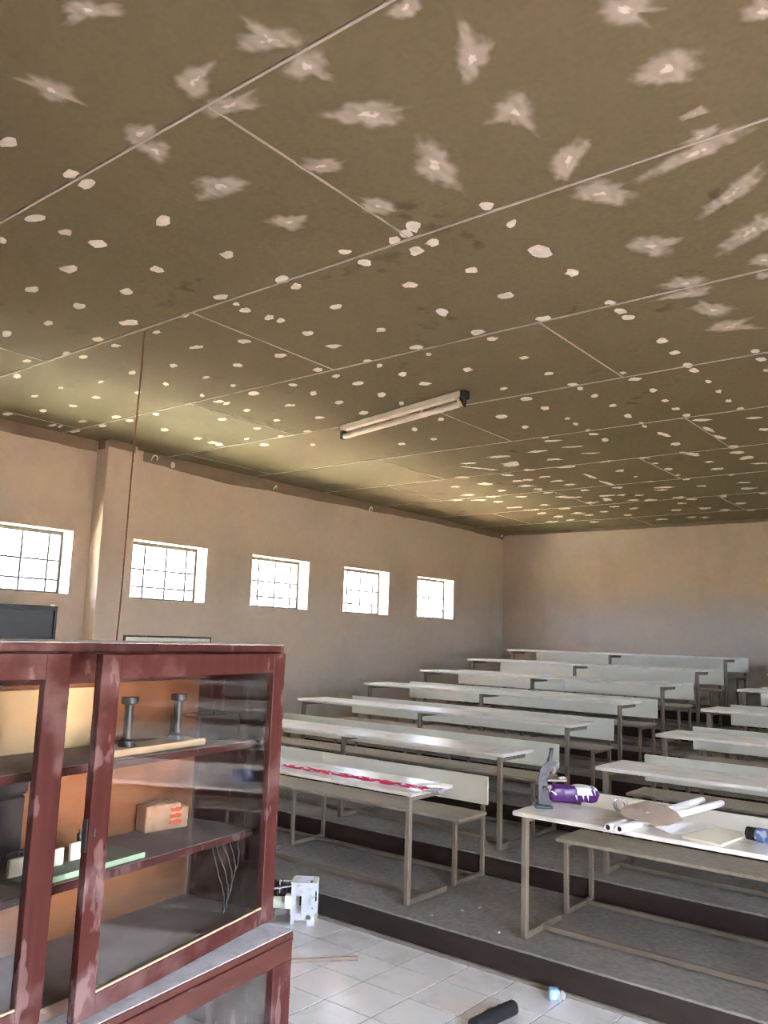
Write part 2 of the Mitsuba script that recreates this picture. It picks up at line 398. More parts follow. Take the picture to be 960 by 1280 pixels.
PS = '-294,160,3,2,-3,2;-295,168,4,2,-4,2;-293,134,3,2,-4,2;-340,171,5,3,-3,2;-341,186,3,2,-3,2;-339,201,4,3,-4,2;-295,205,3,2,-4,3;-374,173,2,1,-3,2;-172,276,3,2,-2,3;-171,295,2,1,-2,3;-248,274,3,2,-2,2;-222,278,3,1,-2,3;-214,276,3,2,-2,3;-208,273,3,2,-3,4;-220,292,3,2,-3,4;-209,290,3,2,-2,3;-297,244,3,2,-3,3;-376,209,4,3,-4,3;-339,235,3,2,-3,3;-417,211,4,2,-4,2;-376,242,3,2,-4,3;-338,276,4,2,-3,3;-416,239,3,2,-4,3;-456,243,3,2,-4,2;-414,270,5,3,-4,3;-377,282,2,1,-3,2;-339,287,2,1,-2,2;-342,296,3,2,-3,3;-495,238,4,2,-6,3;-455,276,3,2,-4,3;-413,289,3,1,-2,2;-456,289,3,2,-3,2;-414,320,4,2,-3,2;-380,330,4,2,-3,3;-497,279,3,1,-3,2;-494,290,3,2,-4,2;-535,273,3,2,-4,2;-575,287,3,2,-6,3;-495,329,3,1,-4,3;-457,335,3,1,-3,3;-534,329,3,1,-4,2;-419,359,3,2,-3,3;-497,359,2,1,-3,3;-459,365,3,1,-3,2;-457,389,2,1,-3,3;-614,322,3,2,-4,2;-574,321,2,1,-4,2;-574,351,3,2,-4,3;-534,361,3,1,-4,3;-614,355,3,2,-4,3;-650,349,3,2,-5,3;-687,338,5,2,-5,3;-652,388,4,2,-5,3;-613,395,4,2,-5,3;-690,381,4,2,-6,3;-687,387,3,1,-6,3;-692,404,5,2,-6,4;-651,406,4,2,-5,3;-613,409,4,2,-4,3;-614,446,4,2,-5,4;-575,408,3,2,-4,3;-615,484,4,2,-5,4;-615,502,5,2,-5,4;-616,511,4,2,-5,5;-497,393,2,1,-3,3;-499,411,4,2,-4,3;-498,418,3,1,-4,3;-540,449,4,2,-4,4;-500,441,3,1,-4,3;-459,411,4,2,-4,4;-295,279,3,2,-4,4;-295,289,3,1,-3,3;-248,288,3,2,-2,3;-245,321,4,2,-2,3;-296,321,3,2,-3,3;-252,360,3,2,-3,5;-338,311,3,1,-3,3;-336,318,3,1,-3,3;-337,342,3,2,-3,3;-339,367,5,2,-3,3;-297,362,3,1,-2,3;-297,397,4,2,-3,3;-298,412,2,1,-2,3;-380,361,4,2,-3,3;-379,396,3,2,-3,3;-378,413,3,1,-3,3;-339,400,3,1,-2,2;-338,412,2,1,-3,3;-336,435,3,1,-3,4;-376,434,4,2,-3,4;-379,465,3,2,-4,5;-336,461,4,2,-3,4;-418,411,3,2,-3,3;-458,411,4,2,-3,3;-420,435,3,1,-4,4;-459,449,4,2,-3,3;-420,464,3,2,-4,4;-423,497,4,2,-3,4;-380,491,2,1,-3,4;-500,441,3,1,-4,3;-501,476,3,1,-3,3;-537,487,3,2,-3,3;-464,489,4,2,-3,3;-505,518,4,2,-3,3;-539,518,3,1,-3,3;-579,535,4,2,-4,4;-576,510,3,1,-4,3;-537,559,3,1,-3,4;-420,562,3,1,-3,5;-381,546,3,1,-3,4;-426,599,3,1,-3,5;-462,600,4,1,-3,4;-173,325,5,3,-3,6;-210,324,3,2,-2,3;-171,354,3,2,-2,4;-211,360,4,2,-2,4;-171,398,3,2,-1,3;-171,412,3,2,-2,4;-171,423,3,2,-2,4;-210,399,4,2,-2,4;-252,396,4,2,-3,4;-250,410,3,2,-2,3;-251,450,3,1,-2,3;-294,451,3,2,-3,4;-253,487,3,1,-2,4;-250,518,3,2,-2,4;-250,529,2,1,-2,4;-295,500,3,1,-2,3;-294,532,4,2,-2,5;-294,561,3,2,-3,5;-335,565,4,2,-4,6;-249,551,3,1,-2,5;-211,512,2,1,-1,3;-210,529,4,2,-2,4;-248,581,3,1,-2,4;-250,615,3,1,-2,6;-293,597,2,1,-2,4;-295,616,2,1,-2,5;-335,604,3,1,-3,5;-296,641,2,1,-2,4;-338,645,3,1,-2,4;-297,655,4,2,-2,4;-297,679,3,1,-2,6;-338,659,8,3,-1,3;-169,468,3,2,-2,5;-170,492,3,1,-1,4;-171,520,3,2,-2,5;-171,532,3,2,-2,5;-171,560,2,1,-1,4;-172,586,2,1,-1,4;-173,613,2,1,-1,4;-172,638,3,1,-1,4;-209,560,3,1,-2,5;-211,589,3,1,-1,4;-212,614,3,1,-1,4;-211,636,3,1,-2,5;-206,656,7,3,-1,4;-129,515,3,1,-1,4;-130,533,3,2,-1,4;-133,556,2,1,-1,3;-170,670,6,3,-1,4;-173,711,4,2,-1,5;-249,641,2,1,-1,4;-251,652,2,1,-1,4;-247,686,2,10,-2,5;-251,725,4,1,-2,6;-211,688,2,12,-2,5;-211,720,3,9,-2,5;-211,759,4,1,-2,6'
PZ = '-248,685,3,9,-2,5;-250,724,4,1,-2,6;-253,767,6,8,-2,6;-251,775,5,2,-2,7;-249,813,5,2,-2,5;-252,848,6,2,-2,6;-249,885,4,1,-2,6;-216,784,6,2,-2,7;-215,811,7,-1,-3,11;-212,760,4,2,-2,6;-212,842,8,3,-1,4;-333,689,11,4,-2,3;-331,721,10,4,-1,3;-334,763,10,-1,-2,4;-372,729,9,3,-2,4;-371,690,11,2,-2,5;-413,691,12,4,-2,4;-419,727,12,4,-6,10;-459,728,11,17,-3,4;-455,703,9,3,-2,3;-376,767,11,4,-3,7;-339,811,5,2,-2,6;-337,849,3,1,-2,5;-296,794,4,1,-2,5;-295,765,4,2,-2,5;-294,826,4,1,-2,6;-296,861,3,1,-2,5;-297,888,5,1,-2,5;-419,762,7,3,-3,5;-421,802,7,2,-3,5;-458,810,8,3,-3,5;-500,808,8,3,-5,8;-506,854,7,2,-4,6;-420,831,8,2,-3,6;-378,826,1,20,-3,6;-378,870,2,19,-3,6;-379,900,7,2,-3,6;-465,842,11,3,-4,8;-463,867,6,2,-4,7;-418,857,8,2,-3,6;-418,896,7,2,-3,6;-454,935,13,3,-3,5;-412,943,10,3,-3,6;-421,968,6,2,-5,11;-538,885,10,3,-5,8;-566,899,10,3,-4,7;-505,902,10,3,-3,6;-545,1002,11,3,-4,7;-510,972,8,2,-4,7;-499,1009,8,2,-4,9;-503,1056,9,2,-5,10;-419,1049,6,1,-4,9;-377,997,8,2,-3,8;-333,922,12,3,-2,6;-342,993,9,2,-2,7;-333,1014,7,2,-2,7;-294,1007,6,2,-3,11;-255,971,10,3,-2,6;-251,934,9,3,-1,5;-341,1088,8,2,-3,10;-323,1113,8,2,-2,8;-377,1086,7,2,-3,10;-449,1100,7,2,-3,8;-465,1058,6,1,-3,8;-497,1076,8,2,-4,8;-541,1073,9,2,-4,8;-547,1034,9,2,-4,8;-554,972,11,3,-4,7;-550,922,8,2,-4,7;-557,861,10,3,-4,6;-540,806,7,2,-3,5;-573,1113,10,2,-4,8;-539,1110,9,2,-4,7;-518,1143,9,2,-3,8;-423,1158,10,2,-3,7;-381,1157,8,2,-2,7;-365,1165,7,1,-2,7;-294,1127,7,2,-2,7;-250,1010,5,1,-2,8;-376,957,7,2,-2,5;-342,937,8,2,-2,5;-295,933,7,2,-1,5;-333,883,6,2,-2,4;-396,987,8,2,-3,7;-436,1025,7,2,-3,7;-449,982,9,2,-3,7;-463,892,7,2,-3,6;-451,775,7,3,-3,5;-446,810,7,2,-3,5;-502,762,8,3,-3,5;-591,886,9,3,-4,6;-291,1069,7,2,-2,7;-353,1037,6,2,-2,6;-394,947,6,2,-3,6;-462,925,8,2,-3,6'
PF = '-208,114,6,5,-4,2;-251,127,1,8,-5,2;-209,153,5,4,-6,4;-209,168,8,4,-4,4;-248,160,7,1,-4,5;-252,170,3,4,-7,4;-251,201,7,7,-6,5;-174,154,7,6,-4,4;-173,169,6,4,-4,5;-173,200,11,6,-5,6;-133,168,5,1,-2,4;-129,197,4,3,-6,9;-131,227,5,3,-5,8;-208,214,8,3,-3,4;-172,239,3,8,-9,9;-209,250,5,8,-4,4;-250,238,6,4,-5,5;-83,205,7,4,-2,5;-52,229,5,3,-1,5;-82,237,10,4,-2,7;-130,265,2,6,-8,9;-129,294,10,5,-3,9;-85,278,8,-2,0,3;-90,287,19,-4,-1,6;-87,323,13,-9,0,7;-90,359,15,-9,0,9;-130,349,6,7,-5,10;-83,264,5,-1,0,2;-131,396,9,4,-2,7;-133,409,10,3,-2,6;-130,437,8,4,-3,10;-130,466,12,4,-2,7;-93,391,6,2,-1,6;-97,408,3,1,-1,5'


def dec(s):
    return [[float(t) / 100 for t in q.split(',')] for q in s.split(';')]


def disc(c, e, g, radii, rings, drop):
    n = len(radii)
    ang = np.arange(n) * 2 * np.pi / n
    v, uv = [[c[0], c[1], CZ - drop]], [[0, 0]]
    for q in range(1, rings + 1):
        s = q / rings
        for a, r in zip(ang, radii):
            w = s * r
            v.append([c[0] + w * (math.cos(a) * e[0] + math.sin(a) * g[0]), c[1] + w * (math.cos(a) * e[1] + math.sin(a) * g[1]), CZ - drop * (1 - s * s) - 0.0004])
            uv.append([s, 0])
    f = [[0, 1 + j, 1 + (j + 1) % n] for j in range(n)]
    for q in range(rings - 1):
        for j in range(n):
            a, b = 1 + q * n + j, 1 + q * n + (j + 1) % n
            f += [[a, a + n, b + n], [a, b + n, b]]
    v, f = np.array(v), np.array(f)
    nz = np.cross(v[f[0][1]] - v[f[0][0]], v[f[0][2]] - v[f[0][0]])[2]
    if nz > 0:
        f = f[:, ::-1]
    return trimesh.Trimesh(v, f, process=False), np.array(uv, float)


for q in dec(PS):
    rad = [rng.uniform(0.68, 1.12) for _ in range(11)]
    m, _ = disc(q[:2], np.array(q[2:4]) * 1.05, np.array(q[4:6]) * 1.05, rad, 2, 0.0022)
    put('filler_patch', m, 'm_filler', ceil)
for q in dec(PZ):
    rad = [rng.uniform(0.55, 1.2) for _ in range(11)]
    m, _ = disc(q[:2], q[2:4], q[4:6], rad, 2, 0.0022)
    put('filler_patch', m, 'm_filler', ceil)
for q in dec(PF):
    n = 30
    ph = [rng.uniform(0, 6.3) for _ in range(3)]
    rad = [1.05 + 0.16 * math.sin(2 * math.pi * j / n * 2 + ph[0]) + 0.13 * math.sin(2 * math.pi * j / n * 3 + ph[1]) + 0.08 * math.sin(2 * math.pi * j / n * 7 + ph[2]) + rng.uniform(-0.06, 0.1) for j in range(n)]
    for _ in range(rng.randint(0, 2)):                        # trowel tails
        j = rng.randrange(n)
        rad[j] += rng.uniform(0.5, 1.0)
        rad[(j + 1) % n] += 0.25
        rad[j - 1] += 0.25
    m, uv = disc(q[:2], np.array(q[2:4]) * 1.15, np.array(q[4:6]) * 1.15, rad, 6, 0.003)
    put('filler_patch', m, 'm_feather', ceil, smooth=True, uv=uv)
# beyond the photograph's frame the same spots go on
extra = []
r2 = random.Random(11)
for ix in range(18):
    for iy in range(30):
        x, y = XL + 0.35 + ix * 0.47 + r2.uniform(-0.05, 0.05), YF + 0.3 + iy * 0.45 + r2.uniform(-0.06, 0.06)
        if x > -0.15 - 0.0 or y < 0.9:
            if x > XR - 0.1 or (y > 0.9 and x < -0.1 + 0.02 * y):
                continue
            m, _ = disc((x, y), (r2.uniform(0.03, 0.06), 0), (0, r2.uniform(0.03, 0.06)), [r2.uniform(0.7, 1.1) for _ in range(9)], 1, 0.002)
            extra.append(m)
k = put('filler_spots', cat(*extra), 'm_filler', ceil)
labels[k] = {'label': 'white filler spots on the rest of the ceiling', 'kind': 'stuff'}

# roof slab, ground outside
E = 0.3
roof = [box(XL - WT - E, XR + WT + E, YF - WT - E, YB + WT + E, CZ + 0.13, CZ + 0.2)]
struct('roof', cat(*roof), 'm_roof', 'roof slab over the room')
struct('ground', box(-60, 60, -60, 60, -0.6, -0.26), 'm_ground', 'grass and bare red soil outside')
struct('pale_bounce_strip', cat(box(XL - WT - 5.0, XL - WT - 0.01, YF - 3, 8.6, -0.3, -0.2, 0.01)), 'm_pale_bounce', 'added pale ground strip reflecting sunlight up to the ceiling by the left windows')  # unseen strip, added to bounce sunlight onto the ceiling near the left wall
struct('red_bounce_strip', box(XL - WT - 5.0, XL - WT - 0.01, 8.61, YB + 3, -0.3, -0.2, 0.01), 'm_red_bounce', 'added red ground strip tinting the far ceiling with reflected light')  # made-up red ground, added to throw pink light on the far ceiling
struct('yard', box(XR + WT + 0.01, XR + WT + 14, YF - 9, YB + 9, -0.3, -0.22, 0.01), 'm_soil', 'bare red soil yard outside the door')


# ------------------------------------------------------------------ windows
def window(n, a, b, xin, sgn, bars=True):
    """Steel window set near the outer face; sgn -1 = left wall."""
    key = f'window_{n}'
    labels[key] = {'label': f'small high steel window with bars, number {n} from the camera' if sgn < 0 else 'small high steel window in the side wall', 'kind': 'structure'}
    x = xin + sgn * 0.19
    w = 0.022
    wt = 0.034
    fr = cat(box(x - 0.015, x + 0.015, a, a + w, WZ0, WZ1), box(x - 0.015, x + 0.015, b - w, b, WZ0, WZ1), box(x - 0.015, x + 0.015, a + w, b - w, WZ0, WZ0 + w), box(x - 0.02, x + 0.015, a + w, b - w, WZ1 - wt, WZ1))
    put('frame', fr, 'm_frame', key)
    ys = [a + (b - a) * t for t in (0.29, 0.58, 0.86)]
    for y in ys:
        put('glazing_bar', box(x - 0.008, x + 0.008, y - 0.008, y + 0.008, WZ0 + w, WZ1 - wt), 'm_frame', key)
    for z in (WZ0 + 0.13, WZ0 + 0.31):
        put('glazing_bar', box(x - 0.007, x + 0.007, a + w, b - w, z - 0.007, z + 0.007), 'm_frame', key)
    r = random.Random(n * 5 + (sgn > 0))
    yy = [a + w] + ys + [b - w]
    zz = [WZ0 + w, WZ0 + 0.13, WZ0 + 0.31, WZ1 - wt]
    for i in range(4):
        for j in range(3):
            put('pane', box(x - 0.0005, x + 0.0005, yy[i] + 0.004, yy[i + 1] - 0.004, zz[j] + 0.004, zz[j + 1] - 0.004), 'm_glass', key) if PANES else None
    for s in range(2):                                        # window stays hanging open
        y = r.uniform(a + 0.2, b - 0.2)
        put('stay', tube([[x - sgn * 0.02, y, WZ0 + 0.03], [x - sgn * 0.02, y + 0.07, WZ0 + 0.29]], 0.004, 6), 'm_frame', key)


PANES = True
for n, (a, b) in enumerate(WINS):
    window(n + 1, a, b, XL, -1)
for n, (a, b) in enumerate(WINS):
    window(n + 6, a, b, XR, 1)
dk = 'door_1'
labels[dk] = {'label': 'open doorway in the side wall', 'kind': 'structure'}
put('frame', cat(box(XR + 0.05, XR + 0.13, DOOR_Y[0], DOOR_Y[0] + 0.05, 0, DOOR_Z), box(XR + 0.05, XR + 0.13, DOOR_Y[1] - 0.05, DOOR_Y[1], 0, DOOR_Z), box(XR + 0.05, XR + 0.13, DOOR_Y[0] + 0.05, DOOR_Y[1] - 0.05, DOOR_Z - 0.05, DOOR_Z)), 'm_wood', dk)

# ------------------------------------------------------------------ desks and benches
XD = (-6.29, -3.155)
XE = (-2.45, 0.685)
LEN = XD[1] - XD[0]


def sh(mesh, mat):
    return mikit.ply(mesh, mat)


LEGX = [0.055, LEN / 2, LEN - 0.055]
desk_parts = [('desktop', sh(box(0, LEN, 0, 0.457, 0.653, 0.678, 0.004), 'm_melamine'))]
for x in LEGX:
    desk_parts += [('leg', sh(box(x - 0.017, x + 0.017, 0.035, 0.069, 0, 0.650, 0.003), 'm_steel')),
                   ('bearer', sh(box(x - 0.014, x + 0.014, 0.069, 0.40, 0.617, 0.652, 0.003), 'm_steel')),
                   ('foot', sh(box(x - 0.016, x + 0.016, 0.069, 0.47, 0.001, 0.036, 0.003), 'm_steel'))]
for a, b in zip(LEGX[:-1], LEGX[1:]):
    desk_parts.append(('stretcher', sh(box(a + 0.016, b - 0.016, 0.235, 0.262, 0.006, 0.034, 0.003), 'm_steel')))
# bench (own origin: desk front edge, tread level)
bench_parts = [('seat', sh(box(0, LEN / 2 - 0.001, 0.575, 0.93, 0.418, 0.438, 0.003), 'm_seat')), ('seat', sh(box(LEN / 2 + 0.001, LEN, 0.575, 0.93, 0.418, 0.438, 0.003), 'm_seat')),
               ('backrest', sh(box(0, LEN / 2 - 0.0015, 0.934, 0.951, 0.482, 0.674, 0.003), 'm_panel')), ('backrest', sh(box(LEN / 2 + 0.0015, LEN, 0.934, 0.951, 0.482, 0.674, 0.003), 'm_panel'))]
for x in LEGX:
    bench_parts += [('front_leg', sh(box(x - 0.014, x + 0.014, 0.60, 0.628, 0, 0.388, 0.003), 'm_steel')),
                    ('back_post', sh(box(x - 0.014, x + 0.014, 0.952, 0.98, 0, 0.63, 0.003), 'm_steel')),
                    ('seat_bearer', sh(box(x - 0.014, x + 0.014, 0.60, 0.952, 0.389, 0.418, 0.003), 'm_steel')),
                    ('foot', sh(box(x - 0.013, x + 0.013, 0.628, 0.952, 0.001, 0.03, 0.003), 'm_steel'))]
for a, b in zip(LEGX[:-1], LEGX[1:]):
    bench_parts.append(('stretcher', sh(box(a + 0.013, b - 0.013, 0.86, 0.886, 0.004, 0.03, 0.003), 'm_steel')))
ORD = ['front', 'second', 'third', 'fourth', 'fifth', 'sixth', 'last']
for blk, x0 in (('left', XD[0]), ('right', XE[0])):
    for k in range(7):
        y, z = 4.30 + PITCH * k, Z1 + STEP * k
        where = f'{ORD[k]} row from the tiled floor' if k not in (0, 6) else ('front row' if k == 0 else 'last row by the back wall')
        extra_d = {('left', 0): ' under a red film strip', ('right', 0): ' under a microscope'}.get((blk, k), '')
        d = thing('desk', f'long white-topped desk{extra_d}, {blk} block, {where}', 'desk', f'long desks in the {blk} block')
        jx = rng.uniform(-0.006, 0.006) if k else 0
        tw = T().translate([x0 + jx, y, z + 0.0015])
        for nm, s in desk_parts:
            put(nm, s, None, d, tw=tw)
        b = thing('bench', f'long bench with pale backrest boards behind the {ORD[k]} row desk of the {blk} block', 'bench', f'long benches in the {blk} block')
        tw = T().translate([x0 + (0.0 if blk == 'left' else -0.0) + rng.uniform(-0.006, 0.006) - (0.027 if blk == 'left' else 0.02), y - 0.006, z + 0.0015])
        for nm, s in bench_parts:
            put(nm, s, None, b, tw=tw)

# ------------------------------------------------------------------ cabinet
CA = T().translate([-2.152, 2.137, 0.0]).rotate([0, 0, 1], 98.65)      # local x along the front (far end 0), y into the carcass, z up
W = 1.84
dc = thing('display_cabinet', 'dark red wooden display cabinet with two glazed doors, standing on the low cabinet', 'cabinet')


def cp(name, mesh, mat, parent=dc, tw=CA, **k):
    return put(name, mesh, mat, parent, tw=tw, **k)


ZB, ZT = 0.803, 1.732
cp('side_panel', box(-0.022, 0, 0, 0.38, ZB, 1.707, 0.002), 'm_wood')
cp('side_panel', box(-W, -W + 0.022, 0, 0.38, ZB, 1.707, 0.002), 'm_wood')
cp('top_panel', box(-W - 0.004, 0.004, -0.004, 0.384, 1.708, ZT, 0.003), 'm_wood')
k = cp('top_dust', box(-W - 0.001, 0.001, -0.001, 0.381, ZT, ZT + 0.0015), 'm_dusty')
labels[k] = {'label': 'pale dust lying on the cabinet top'}
cp('bottom_panel', box(-W + 0.022, -0.022, 0.004, 0.38, ZB, 0.838), 'm_shelf_dust')
cp('back_panel', box(-W + 0.022, -0.022, 0.365, 0.379, 0.838, 1.707), 'm_ply')
cp('mullion', box(-0.949, -0.919, 0.001, 0.022, 0.838, 1.707, 0.002), 'm_wood')
cp('crosspiece', box(-W + 0.022, -0.022, 0.325, 0.364, 1.60, 1.70, 0.002), 'm_wood')
for z in (1.378, 1.078):
    s = cp('shelf', box(-W + 0.023, -0.023, 0.07, 0.364, z, z + 0.022, 0.002), 'm_wood')
    k = cp('dust', box(-W + 0.025, -0.025, 0.073, 0.362, z + 0.022, z + 0.0232), 'm_shelf_dust', s)
    labels[k] = {'label': 'grey dust on the shelf'}


def door(tw, lock):
    d = cp('door', box(-0.001, 0.001, 0.010, 0.012, 1.2, 1.202), 'm_wood', tw=tw) if False else numbered(dc + '__door')
    w, z0, z1, t = 0.894, 0.822, 1.706, 0.024
    gx0, gx1, gz0, gz1 = -0.825, -0.072, 0.872, 1.641
    cp('stile', box(-w, gx0, 0, t, z0, z1, 0.002), 'm_wood', d, tw)
    cp('stile', box(gx1, 0, 0, t, z0, z1, 0.002), 'm_wood', d, tw)
    cp('rail', box(gx0, gx1, 0.0005, t, z0, gz0, 0.002), 'm_wood', d, tw)
    cp('rail', box(gx0, gx1, 0.0005, t, gz1, z1, 0.002), 'm_wood', d, tw)
    cp('pane', box(gx0, gx1, 0.0125, 0.0135, gz0, gz1), 'm_glass', d, tw)
    cp('bead', box(gx0, gx1, 0.003, 0.010, gz0, gz0 + 0.0045), 'm_oldwood', d, tw)
    if lock:
        cp('lock', cat(box(-w + 0.012, -w + 0.020, -0.003, 0.0, 1.255, 1.275), box(-w - 0.004, -w + 0.001, 0.006, 0.02, 1.22, 1.30)), 'm_iron', d, tw)
    return d


door(CA.translate([-0.02, -0.026, 0]).rotate([0, 0, 1], 5.05), True)
door(CA.translate([-0.022 - 0.9235, -0.026, 0]), False)

bc = thing('base_cabinet', 'low dark red wooden cabinet with a dusty pale top carrying the display cabinet', 'cabinet')
bx0, bx1, by0 = -1.86, -0.011, -0.108


def bp(name, mesh, mat, parent=bc, **k):
    return put(name, mesh, mat, parent, tw=CA, **k)


bp('top_panel', box(bx0, bx1, by0, 0.40, 0.776, 0.799, 0.003), 'm_wood_raw')
k = bp('top_dust', box(bx0 + 0.002, bx1 - 0.002, by0 + 0.002, 0.398, 0.799, 0.8008), 'm_dusty')
labels[k] = {'label': 'pale dust covering the ledge'}
bp('bead', box(bx0, bx1, by0 - 0.003, by0 + 0.02, 0.771, 0.7765, 0.0015), 'm_wood')
bp('top_rail', box(bx0, bx1, by0 + 0.003, by0 + 0.03, 0.71, 0.771, 0.002), 'm_wood_raw')
bp('side_panel', box(bx1 - 0.022, bx1, by0 + 0.03, 0.395, 0, 0.776, 0.002), 'm_wood')
bp('side_panel', box(bx0, bx0 + 0.022, by0 + 0.03, 0.395, 0, 0.776, 0.002), 'm_wood')
bp('back_panel', box(bx0 + 0.022, bx1 - 0.022, 0.38, 0.394, 0.03, 0.776), 'm_wood')
bp('bottom_panel', box(bx0 + 0.022, bx1 - 0.022, by0 + 0.03, 0.38, 0.06, 0.08), 'm_shelf_dust')
bp('shelf', box(bx0 + 0.023, bx1 - 0.023, by0 + 0.06, 0.378, 0.42, 0.44), 'm_shelf_dust')
for s0, s1 in ((bx1 - 0.098, bx1), (bx1 - 0.97, bx1 - 0.87), (bx0, bx0 + 0.098)):
    bp('stile', box(s0, s1, by0 + 0.004, by0 + 0.03, 0.0, 0.71, 0.002), 'm_wood')
bp('bottom_rail', box(bx0 + 0.098, bx1 - 0.098, by0 + 0.005, by0 + 0.03, 0.03, 0.11, 0.002), 'm_wood')
for s0, s1 in ((bx1 - 0.87, bx1 - 0.098), (bx0 + 0.098, bx1 - 0.97)):
    bp('pane', box(s0, s1, by0 + 0.018, by0 + 0.019, 0.11, 0.71), 'm_glass')

# things in the cabinet (local coordinates of the carcass)
SH1, SH2 = 1.4014, 1.1014
st = thing('post_stand', 'pale wooden board with two black flanged posts on the top shelf of the display cabinet', 'apparatus')
PB = CA.translate([-0.46, 0.155, SH1]).rotate([0, 0, 1], 2)
put('base_board', box(-0.20, 0.21, -0.045, 0.05, 0.0, 0.021, 0.002), 'm_oldwood', st, tw=PB)
for x in (-0.105, 0.115):
    put('post', lathe([(0.026, 0.0), (0.026, 0.016), (0.021, 0.018), (0.013, 0.022), (0.013, 0.122), (0.020, 0.124), (0.025, 0.127), (0.025, 0.145)], 18), 'm_iron', st, smooth=35, tw=PB.translate([x, 0.0, 0.0212]))
pp = put('plywood_sheet', box(-W + 0.03, -0.50, 0.352, 0.3635, SH1 + 0.001, 1.585, 0.001), 'm_pale_ply', tw=CA)
tag(pp, 'pale yellow plywood sheet standing at the back of the top shelf', 'board')
gt = thing('glass_tank', 'shallow dusty glass tank with dark edges, right end of the top shelf', 'tank')
GT = CA.translate([-0.137, 0.22, SH1 + 0.0006])
gw, gd, gh = 0.105, 0.06, 0.082
put('pane', box(-gw, gw, -gd, -gd + 0.003, 0, gh), 'm_dustyglass', gt, tw=GT)
put('pane', box(-gw, gw, gd - 0.003, gd, 0, gh), 'm_dustyglass', gt, tw=GT)
put('pane', box(-gw, -gw + 0.003, -gd + 0.003, gd - 0.003, 0, gh), 'm_dustyglass', gt, tw=GT)
put('pane', box(gw - 0.003, gw, -gd + 0.003, gd - 0.003, 0, gh), 'm_dustyglass', gt, tw=GT)
e = []
for sx in (-1, 1):
    for sy in (-1, 1):
        e.append(box(sx * gw - 0.0035, sx * gw + 0.0035, sy * gd - 0.0035, sy * gd + 0.0035, 0, gh + 0.002))
    e.append(box(sx * gw - 0.003, sx * gw + 0.003, -gd, gd, gh, gh + 0.003))
for sy in (-1, 1):
    e.append(box(-gw, gw, sy * gd - 0.003, sy * gd + 0.003, gh, gh + 0.003))
    e.append(box(-gw, gw, sy * gd - 0.003, sy * gd + 0.003, 0, 0.004))
put('edge_strip', cat(*e), 'm_iron', gt, tw=GT)

ga = thing('green_base_apparatus', 'flat green base with two cream upright plates on the second shelf of the display cabinet', 'apparatus')
GA = CA.translate([-0.72, 0.175, SH2])
put('base', box(-0.21, 0.20, -0.085, 0.09, 0.0, 0.016, 0.002), 'm_green_dull', ga, tw=GA)
put('base_edge', box(-0.21, 0.20, -0.0875, -0.085, 0.001, 0.0165), 'm_green', ga, tw=GA)
put('plate', box(-0.205, -0.03, -0.008, 0.002, 0.0165, 0.062, 0.001), 'm_cream', ga, tw=GA)
put('plate', box(0.00, 0.105, 0.0, 0.01, 0.0165, 0.064, 0.001), 'm_cream', ga, tw=GA)
put('terminal', lathe([(0.011, 0), (0.011, 0.008), (0.005, 0.01), (0.005, 0.022), (0.009, 0.023), (0.009, 0.032)], 12), 'm_cream', ga, smooth=35, tw=GA.translate([-0.12, 0.02, 0.062]))
put('terminal', lathe([(0.008, 0), (0.008, 0.02), (0.004, 0.021), (0.004, 0.03)], 12), 'm_iron', ga, smooth=35, tw=GA.translate([0.045, 0.02, 0.062]))
put('coil', tube([[-0.19 + 0.002 * i, 0.03, 0.055 + 0.016 * abs(math.sin(i * 0.5))] for i in range(40)], 0.004, 6), 'm_iron', ga, tw=GA)

cbx = thing('carton', 'small torn brown cardboard carton with red print on the second shelf of the display cabinet', 'carton')
CBX = CA.translate([-0.22, 0.315, SH2 + 0.001]).rotate([0, 0, 1], -12)
put('body', cut(box(-0.085, 0.085, -0.03, 0.03, 0, 0.085, 0.003), box(0.05, 0.2, -0.1, 0.1, 0.068, 0.2)), 'm_cardboard', cbx, tw=CBX)
put('flap', bar([-0.085, -0.02, 0.086], [-0.02, -0.028, 0.10], 0.05, 0.002), 'm_cardboard', cbx, tw=CBX)
ring = []
for a in range(3):
    z0 = 0.018 + a * 0.02
    ring.append(extrude([(0.006 + 0.004 * a, z0), (0.055 - 0.005 * a, z0 - 0.002), (0.058, z0 + 0.008), (0.040, z0 + 0.014), (0.022, z0 + 0.009), (0.010, z0 + 0.013)], 0.0008, 'xz', -0.0308))
put('red_print', cat(*ring), 'm_red', cbx, tw=CBX)

dcase = thing('dark_case', 'dark grey case on the second shelf behind the left glass door of the display cabinet', 'case')
put('body', box(-1.62, -0.805, 0.276, 0.360, SH2 + 0.001, SH2 + 0.20, 0.008), 'm_case', dcase, tw=CA)
put('lid', box(-1.625, -0.80, 0.272, 0.3625, SH2 + 0.2015, SH2 + 0.262, 0.008), 'm_case', dcase, tw=CA)
put('clasp', box(-1.28, -1.24, 0.266, 0.2718, SH2 + 0.185, SH2 + 0.22, 0.002), 'm_dirtymetal', dcase, tw=CA)
cbl = thing('black_cables', 'tangle of thin black cables under the second shelf of the display cabinet', 'cables')
rc = random.Random(5)
for i in range(5):
    xx = -0.20 + 0.020 * i
    pts = [[xx + rc.uniform(-0.003, 0.003) + 0.04 * math.sin(t * 2.4 + 0.3 * i), 0.105 + 0.012 * math.sin(5 * t + i) - 0.03 * t, 1.066 - 0.205 * t + 0.008 * math.sin(t * 6 + i) * t * (1 - t) * 3] for t in np.linspace(0, 1, 14)]
    put('cable', tube(pts, 0.0038, 6), 'm_black', cbl, smooth=True, tw=CA)

